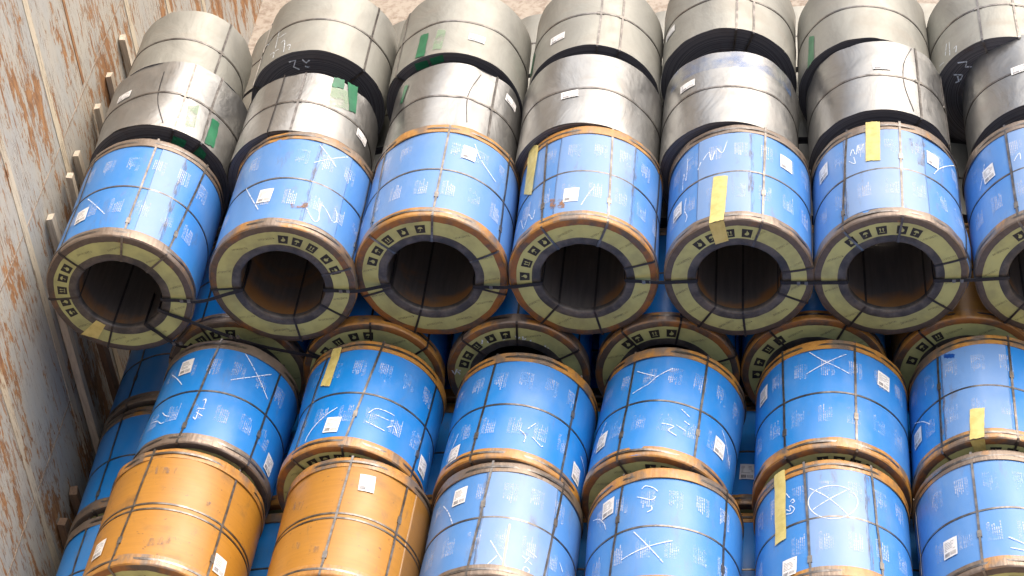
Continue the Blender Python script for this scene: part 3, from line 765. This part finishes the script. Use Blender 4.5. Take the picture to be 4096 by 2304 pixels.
def dress(c, d):
    for t, s in d.get('tag', []):
        if c.ring: c.paper_tag(t, s, rot=c.rnd.uniform(-.06, .06))
        else: c.paper_tag(t, s, 0.125, 0.085, rot=c.rnd.uniform(-.08, .08))
    for q in d.get('tape', []):
        c.patch('adhesive_tape', q, 0.0075, MTAPE, 9, rag=0.004)
    for q in d.get('ftape', []):
        c.facepatch('adhesive_tape', q, MTAPE)
    for q in d.get('gface', []):
        c.facepatch('green_tape', q, MGREEN, s=-0.006)
    for q in d.get('green', []):
        c.patch('green_tape', q, 0.005, MGREEN, 6, rag=0.006)
    for q in d.get('pale', []):
        c.patch('worn_green_tape', q, 0.0045, MPALEG, 6, rag=0.006)
    for q in d.get('chalk', []):
        c.stroke(q)
    for q in d.get('drip', []):
        c.stroke(q, 0.012, 0.006, MCREAM, 'paint_drip')
    for q in d.get('seam', []):
        c.stroke(q, 0.007, 0.003, MDSTRAP, 'sheet_edge')
    for q in d.get('fchalk', []):
        c.facestroke(q)
    for key_, nm, m in (('rust', 'rust_mark', MRUSTM), ('blot', 'blue_blot', MBLOT), ('scuff', 'scuff_mark', MGRIME)):
        for q in d.get(key_, []):
            c.patch(nm, q, 0.0042, m, 6, rag=0.008)

def bare_coil(key, name, m, g, d, seed, amp=0.0045, edge=0.0014, hoop=0.5, bulge=()):
    x, yf, z, R, L = g[:5]
    c = Coil(name, x, yf, z, R, L, seed, amp, edge, bulge)
    c.ring = False
    c.shell('body', m, 0.0, L, ns=18, nth=128)
    c.ends(False)
    if hoop:
        c.hoop(hoop * L, 0.019, 0.004)
    for t in d.get('ax', []):
        c.axial(t, False, bow=c.rnd.uniform(-.015, .015))
        if hoop: c.seal(t, hoop * L, False)
    for t in d.get('thin', []):
        c.axial(t, False, 0.009, m=MDSTRAP)
    dress(c, d)
    return c

# ------------------------------------------------------------------ the hold
WX = -0.75          # inner face of the left wall
BY = 17.0           # inner face of the end bulkhead
TOPZ = 7.2
fl = mesh_obj('floor', *box((-1.2, -14, -0.2), (20, BY + 0.3, -0.1)), MFLOOR)
fl['kind'] = 'structure'

wall = bpy.data.objects.new('hold_wall', None); COL.objects.link(wall)
wall.location = (WX, 0, 0)
tag(wall, 'rust-streaked grey steel wall of the hold beside the coils', 'wall')
seams = [-0.1, 0.98, 2.505, 4.03, 5.55, TOPZ]
for i in range(5):
    for y0, y1 in ((-9.0, -4.4), (-4.4, 0.9 - 0.9 * (i % 2)), (0.9 - 0.9 * (i % 2), 6.82), (6.82, BY)):
        mesh_obj('steel_plate', *box((-0.02, y0, seams[i] + .001), (0, y1 - .002, seams[i + 1] - .001)), MWALL, wall)
for z in seams[1:-1]:
    V, F = [], []
    n = 300
    for i in range(n + 1):
        y = -9 + (BY + 9) * i / n
        dz = random.uniform(-.002, .002)
        V += [(0, y, z - .006 + dz), (.004, y, z - .003 + dz), (.004, y, z + .003 + dz), (0, y, z + .006 + dz)]
    for i in range(n):
        for j in range(3):
            F.append((i * 4 + j, i * 4 + j + 1, i * 4 + j + 5, i * 4 + j + 4))
    mesh_obj('weld_bead', V, F, MWELD, wall)
for y in (-3.85, -2.82, -1.79, -0.76, 0.27, 1.30, 3.36, 4.4, 5.42):
    mesh_obj('butt_strip', *box((0.0005, y - .045, -0.1), (0.005, y + .045, TOPZ)), MSTRIP, wall)

for y, z in ((2.02, 2.55), (5.9, 1.2)):
    mesh_obj('butt_strip', *box((0.0005, y - .022, z), (0.005, y + .022, TOPZ)), MRUST, wall)

bulk = bpy.data.objects.new('hold_bulkhead', None); COL.objects.link(bulk)
bulk.location = (8, BY, 0)
tag(bulk, 'pinkish beige end bulkhead of the hold behind the grey coils', 'wall')
for i in range(5):
    for x0, x1 in ((-8.8, -4.5 + 1.2 * (i % 2)), (-4.5 + 1.2 * (i % 2), 1.0), (1.0, 11.0)):
        mesh_obj('steel_plate', *box((x0, 0, seams[i] + .001), (x1 - .002, 0.02, seams[i + 1] - .001)), MBULK, bulk)

for nm, lb, lo_, hi_ in (('near_bulkhead', 'beige steel bulkhead closing the near end of the hold', (-0.77, -9.02, 0), (19.0, -9.0, 0)),
                       ('far_side_wall', 'beige steel side wall of the hold opposite the rusty one', (19.0, -9.0, 0), (19.02, BY, 0))):
    w = bpy.data.objects.new(nm.replace('near_bulkhead', 'hold_bulkhead').replace('far_side_wall', 'hold_wall'), None); COL.objects.link(w)
    w.location = lo_
    tag(w, lb, 'wall')
    for i in range(5):
        mesh_obj('steel_plate', *box((0, 0, seams[i] + .001), (hi_[0] - lo_[0], hi_[1] - lo_[1], seams[i + 1] - .001)), MBULK, w)

# ------------------------------------------------------------------ coils
for k in ('C5', 'B6'):          # these tapes run on over the rim onto the end face
    for q in (2, 3):
        DATA[k]['tape'][0][q][1] = -0.004
    for q in (0, 1):
        DATA[k]['ftape'][0][q][0] = DATA[k]['tape'][0][3 - q][0]
        DATA[k]['ftape'][0][q][1] = DATA[k]['g'][3] + 0.012
COILS = {}
def lab(c, label, group):
    tag(c.root, label, 'steel coil', group)

G_C = 'blue coils of the upper tier'
G_B = 'blue coils of the middle tier in front'
G_A = 'coils along the near edge'
G_D = 'bare coils behind the blue upper tier'
G_E = 'bare coils of the rear row'
G_U = 'coils tucked under the upper tier'
G_0 = 'coils of the bottom tier'

spec = [
 # key, dust, grime, ringtone, panel_sheen, label; the panel value is painted sky sheen
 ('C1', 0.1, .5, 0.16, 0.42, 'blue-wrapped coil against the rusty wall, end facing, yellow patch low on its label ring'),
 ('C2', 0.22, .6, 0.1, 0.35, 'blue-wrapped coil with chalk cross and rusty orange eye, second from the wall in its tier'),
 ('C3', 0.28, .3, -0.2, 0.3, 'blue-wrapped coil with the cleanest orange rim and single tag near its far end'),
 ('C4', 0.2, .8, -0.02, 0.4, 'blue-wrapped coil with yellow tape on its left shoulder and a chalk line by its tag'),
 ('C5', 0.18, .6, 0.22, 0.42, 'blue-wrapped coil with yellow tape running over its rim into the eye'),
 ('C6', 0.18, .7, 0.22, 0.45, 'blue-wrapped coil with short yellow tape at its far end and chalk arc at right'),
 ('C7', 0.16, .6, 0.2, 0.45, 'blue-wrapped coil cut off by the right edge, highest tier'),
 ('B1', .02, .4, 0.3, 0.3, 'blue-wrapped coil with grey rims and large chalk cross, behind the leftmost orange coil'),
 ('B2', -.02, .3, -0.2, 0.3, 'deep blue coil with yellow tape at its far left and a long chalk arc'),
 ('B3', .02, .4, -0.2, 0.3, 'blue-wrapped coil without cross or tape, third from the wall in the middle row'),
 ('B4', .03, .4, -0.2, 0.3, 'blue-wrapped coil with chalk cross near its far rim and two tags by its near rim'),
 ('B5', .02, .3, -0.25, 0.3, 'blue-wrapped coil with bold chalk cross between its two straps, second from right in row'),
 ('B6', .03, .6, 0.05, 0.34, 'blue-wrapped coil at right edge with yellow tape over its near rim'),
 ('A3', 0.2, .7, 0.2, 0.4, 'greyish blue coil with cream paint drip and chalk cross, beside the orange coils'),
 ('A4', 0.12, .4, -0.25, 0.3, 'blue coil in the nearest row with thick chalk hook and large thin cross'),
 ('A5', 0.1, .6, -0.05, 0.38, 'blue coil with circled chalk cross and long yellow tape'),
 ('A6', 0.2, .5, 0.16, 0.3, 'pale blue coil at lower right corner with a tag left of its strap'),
]
BULGE = {'B2': [(-1.45, .42, -.028, .45, .22)], 'C6': [(1.5, .22, .03, .35, .2)], 'A3': [(-1.5, .3, .02, .4, .3)], 'C3': [(-1.3, .3, .02, .3, .3)]}
for i, (k, dust_sheen, gr, rt, pd, label) in enumerate(spec):
    d = DATA[k]
    if 'icon' not in d:
        o0 = random.uniform(-.55, .1)
        d['icon'] = [o0 + q * .25 for q in range(5)]
    c = wrapped_coil(k, 'blue_steel_coil', MB, d['g'], d, 100 + i, dust_sheen, gr, rt, True, True, bulge=BULGE.get(k, ()), panel_sheen=pd)
    lab(c, label, {'C': G_C, 'B': G_B, 'A': G_A}[k[0]])
    COILS[k] = c
for i, (k, label) in enumerate((('A1', 'orange coil nearest the wall, three steel hoops, two paper tags low down'),
                                ('A2', 'orange coil with one paper tag at its far end and a dirty right flank'))):
    d = dict(DATA[k]); pn = d.pop('panel', [])
    L = d['g'][4]
    c = wrapped_coil(k, 'orange_steel_coil', MO, d['g'], d, 140 + i, 0.0, 0, -.22, True, False, hoops=(0.47 * L, 0.51 * L))
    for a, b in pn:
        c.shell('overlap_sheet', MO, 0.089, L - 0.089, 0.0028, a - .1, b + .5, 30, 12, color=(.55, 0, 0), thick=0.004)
    lab(c, label, G_A)
    COILS[k] = c
und = [('U1', 'grey-rimmed coil tucked below the wall-side upper coil, only the top of its end showing', .12, MB),
       ('U2', 'orange-rimmed coil end showing below the second and third upper coils', -.10, MB),
       ('U3', 'coil end with chalk writing on its label ring, below third and fourth upper coils', .06, MB),
       ('U4', 'coil end with dark scuffed rim below the fourth and fifth upper coils', .04, MB),
       ('U5', 'rusty orange coil end peeking out below the fifth and sixth upper coils', -.08, MB),
       ('U6', 'all-orange coil end showing below the last upper coil at right', -.25, MO)]
for i, (k, label, rt, m) in enumerate(und):
    d = DATA[k]
    c = wrapped_coil(k, 'orange_steel_coil' if m is MO else 'blue_steel_coil', m, d['g'], d, 160 + i, 0.0, .5, rt, True, False)
    lab(c, label, G_U)
    COILS[k] = c
grey = [('D1', MS1, 'shiny bare steel coil by the wall with a bright green tape scrap on its right'),
        ('D2', MS1, 'bare steel coil with two green tape strips and one broad strap, second from wall'),
        ('D3', MS1, 'dented bare steel coil with a glaring bright dent and a dark crease'),
        ('D4', MS1, 'smooth bare steel coil with a white tag above its near end, no lengthwise strap'),
        ('D5', MS1, 'bare steel coil with bluish far end and a tag on its left shoulder'),
        ('D6', MS1, 'bare steel coil with wavy sheet edge and strap on its right side'),
        ('D7', MS1, 'bare steel coil at right edge behind the cut-off blue coil'),
        ('E1', MS2, 'small matt grey coil in the far corner by the wall'),
        ('E2', MS2, 'matt grey coil with chalk figures on its left and 32 on its end'),
        ('E3', MS2, 'matt grey coil with a dark green tape strip left of a white tag'),
        ('E4', MS2, 'matt grey coil with two parallel straps over its crown, tag on the left'),
        ('E5', MS2, 'matt grey coil with two close straps and a wide dark end below them'),
        ('E6', MS2, 'matt grey coil with smudged crown and green tape on its left flank'),
        ('E7', MS2, 'matt grey coil in upper right corner with chalk letters on its end')]
for i, (k, m, label) in enumerate(grey):
    d = DATA[k]
    bl = [(0.1, .45, -.012, .35, .2), (.33, .3, .012, .12, .5)] if k == 'D3' else ()
    c = bare_coil(k, 'bare_steel_coil', m, d['g'], d, 200 + i, bulge=bl, amp=0.006 if m is MS1 else 0.003)
    if k == 'D5':
        L = d['g'][4]
        c.shell('blue_tint', MTINT, L - .20, L - .004, 0.0015, -1.0, 1.1, 40, 4)  # faded blue tint over the far end
    lab(c, label, G_D if k[0] == 'D' else G_E)
    COILS[k] = c
ORD = ['first', 'second', 'third', 'fourth', 'fifth', 'sixth', 'seventh']
hx = [.5, 1.52, 2.54, 3.56, 4.57, 5.58]
for j, (y, nm) in enumerate(((1.16, 'D'), (2.12, 'E'), (3.06, 'F'))):
    for i, x in enumerate(hx):
        c = bare_coil('', 'bare_steel_coil', MS2, (x, y, 1.366, .495, .87), {}, 300 + 10 * j + i)
        o1, o2 = ORD[i], ORD[i + 1]
        lab(c, ('bare coil in the dark below the %s and %s shiny bare coils from the wall' % (o1, o2),
                'bare coil in the dark below the %s and %s matt grey coils from the wall' % (o1, o2),
                'bare coil far back behind the gap of the %s and %s matt grey coils' % (o1, o2))[j],
            ('lower bare coils under the shiny row', 'lower bare coils under the matt row', 'lower bare coils at the far end')[j])
bx0 = [-.085, 1.04, 2.06, 3.1, 4.16, 5.2]
for j, (y, L) in enumerate(((.2, 1.0), (-.87, 1.0), (-1.98, 1.02))):
    for i, x in enumerate(bx0):
        d = {'ax': [-.5, .6]}
        if j == 1 and i == 4:
            d['tag'] = [(0.0, .3)]
        c = wrapped_coil('', 'blue_steel_coil', MB, (x, y, .515, .497, L), d, 400 + 10 * j + i, 0.0, .5, .2 if i == 0 else -.05, True, False)
        if i == 0:
            lab(c, ('bottom-tier blue coil by the wall, deepest in shadow behind the two others', 'bottom-tier blue coil between the wall and the leftmost orange coil, middle one',
                    'bottom-tier blue coil by the wall at the lower left corner')[j], G_0)
        else:
            lab(c, ('bottom-tier blue coil in shadow behind the %s and %s middle-row coils', 'bottom-tier blue coil in the gap between the %s and %s middle-row coils',
                    'bottom-tier blue coil in the gap between the %s and %s nearest-row coils')[j] % (ORD[i - 1], ORD[i]),
                ('bottom coils below the upper tier', 'bottom coils below the middle row', 'bottom coils below the nearest row')[j])

# ------------------------------------------------------------------ lashings between the eyes
def band(name, pts, w, t, m, parent=None):
    """flat band through 3-D points, smoothed; w in the plane of the coil ends, t along y"""
    P = []
    n = len(pts)
    for i in range(n - 1):
        p0, p1, p2, p3 = (Vector(pts[max(i - 1, 0)]), Vector(pts[i]), Vector(pts[i + 1]), Vector(pts[min(i + 2, n - 1)]))
        for k in range(5):
            q = k / 5
            P.append(0.5 * (2 * p1 + (p2 - p0) * q + (2 * p0 - 5 * p1 + 4 * p2 - p3) * q * q + (3 * p1 - p0 - 3 * p2 + p3) * q ** 3))
    P.append(Vector(pts[-1]))
    V, F = [], []
    up = Vector((0, 0, 1))
    for i, p in enumerate(P):
        d = (P[min(i + 1, len(P) - 1)] - P[max(i - 1, 0)]).normalized()
        sd = d.cross(Vector((0, -1, 0)))
        if sd.length < 0.3:
            sd = up - d * up.dot(d)
        sd.normalize()
        nn = sd.cross(d).normalized()
        for a, b in ((-1, -1), (1, -1), (1, 1), (-1, 1)):
            V.append(tuple(p + sd * a * w / 2 + nn * b * t / 2))
    for i in range(len(P) - 1):
        for j in range(4):
            a, b = i * 4 + j, i * 4 + (j + 1) % 4
            F.append((a, b, b + 4, a + 4))
    F += [(0, 3, 2, 1), tuple(len(V) - 4 + q for q in range(4))]
    return mesh_obj(name, V, F, m, parent)

def eye(k, th, r, s):
    x, yf, z, R, L = DATA[k]['g'][:5]
    return Vector((x + r * sin(th), yf + s, z + r * cos(th)))

def lashing(label, ka, tha, kb, thb, sag=0.0, sealat=0.5, ra=None, rb=None):
    Ra, Rb = DATA[ka]['g'][3] * .58, DATA[kb]['g'][3] * .58
    y = min(DATA[ka]['g'][1], DATA[kb]['g'][1]) - 0.022
    a0, a1, a2 = eye(ka, tha, Ra - .012, .30), eye(ka, tha, Ra - .012, .02), eye(ka, tha, Ra + .004, -0.02)
    b0, b1, b2 = eye(kb, thb, Rb - .012, .30), eye(kb, thb, Rb - .012, .02), eye(kb, thb, Rb + .004, -0.02)
    mid = (a2 + b2) / 2; mid.y = min(mid.y, y); mid.z -= sag
    root = bpy.data.objects.new('lashing_strap', None); COL.objects.link(root)
    root.location = mid
    tag(root, label, 'lashing strap', 'black lashings joining the coil eyes')
    pts = [a0, a1, a2, (a2 * 2 + mid) / 3, mid, (b2 * 2 + mid) / 3, b2, b1, b0]
    band('strap', [p - mid for p in pts], 0.026, 0.005, MLASH, root)
    q = a2.lerp(mid, sealat) - mid
    q.y -= 0.006
    for dx in (0.0, 0.05):
        v, f = box((q.x + dx - .011, q.y - .004, q.z - .0135), (q.x + dx + .011, q.y + .003, q.z + .0135))
        mesh_obj('strap_seal', v, f, MSEAL, root)
    return root

lashing('black lashing from the wall-side coil eye to the second coil eye', 'C1', 1.70, 'C2', -1.674, 0.02)
lashing('black lashing between the second and third upper coil eyes', 'C2', 1.707, 'C3', -1.766)
lashing('black lashing between the third and fourth upper coil eyes', 'C3', 1.85, 'C4', -1.676)
lashing('black lashing between the fourth and fifth upper coil eyes', 'C4', 1.616, 'C5', -1.58)
lashing('black lashing between the fifth and sixth upper coil eyes', 'C5', 1.65, 'C6', -1.679)
lashing('black lashing between the sixth and last upper coil eyes', 'C6', 1.66, 'C7', -1.629)
lashing('long black lashing slanting from the wall-side eye down behind the taped blue coil', 'C1', 2.05, 'U2', -.95, 0.01, .8)
lashing('short black lashing dropping from the wall-side eye to the coil end below', 'C1', 2.655, 'U1', -.55, 0.0, .9)

# ------------------------------------------------------------------ dunnage planks between coils and wall
def plank(label, x, y, z0, z1, wy=0.07, tx=0.045, tilt=0.0, m=None):
    hw, ht = wy / 2, tx / 2
    v, f = box((-ht, -hw, 0), (ht, hw, z1 - z0))
    v = [(a + random.uniform(-.003, .003), b + random.uniform(-.003, .003), c + (random.uniform(-.006, .006) if c else 0)) for a, b, c in v]
    o = mesh_obj('dunnage_plank', v, f, m or MWOOD)
    o.location = (x, y, z0)
    o.rotation_euler = (tilt, random.uniform(-.02, .02), random.uniform(-.12, .12))
    tag(o, label, 'plank', 'wooden dunnage planks along the wall')
px = WX + 0.045
for y, z, lb in ((3.02, 2.33, 'pale plank end beside the small far-corner coil, topmost by the wall'),
                 (2.49, 2.29, 'plank end by the wall beside the joint of the two wall-side bare coils'),
                 (2.02, 2.315, 'plank end by the wall beside the white tag of the wall-side bare coil'),
                 (1.47, 2.315, 'plank end by the wall beside the dark end of the wall-side bare coil'),
                 (1.17, 2.325, 'plank end by the wall at the far rim of the wall-side blue coil'),
                 (0.67, 2.324, 'plank end by the wall beside the tagged middle of the wall-side blue coil')):
    plank(lb, px, y, z - 0.95, z, tilt=random.uniform(-.05, .05))
plank('long whitish plank standing below the wall-side blue coil end', px + .01, .40, 0.0, 1.75, .085, .05, -.02)
plank('brown plank in the shadow right of the long whitish one', px + .03, .95, 0.0, 1.2, .09, .05, .03, MWOODB)
plank('short plank end beside the bottom-tier coil, level with the leftmost orange coil', px, -.22, 0.0, .525, .08, .06, .03, MWOODB)
plank('lowest short plank end by the wall at lower left', px, -.575, 0.0, .535, .08, .06, -.03, MWOODB)
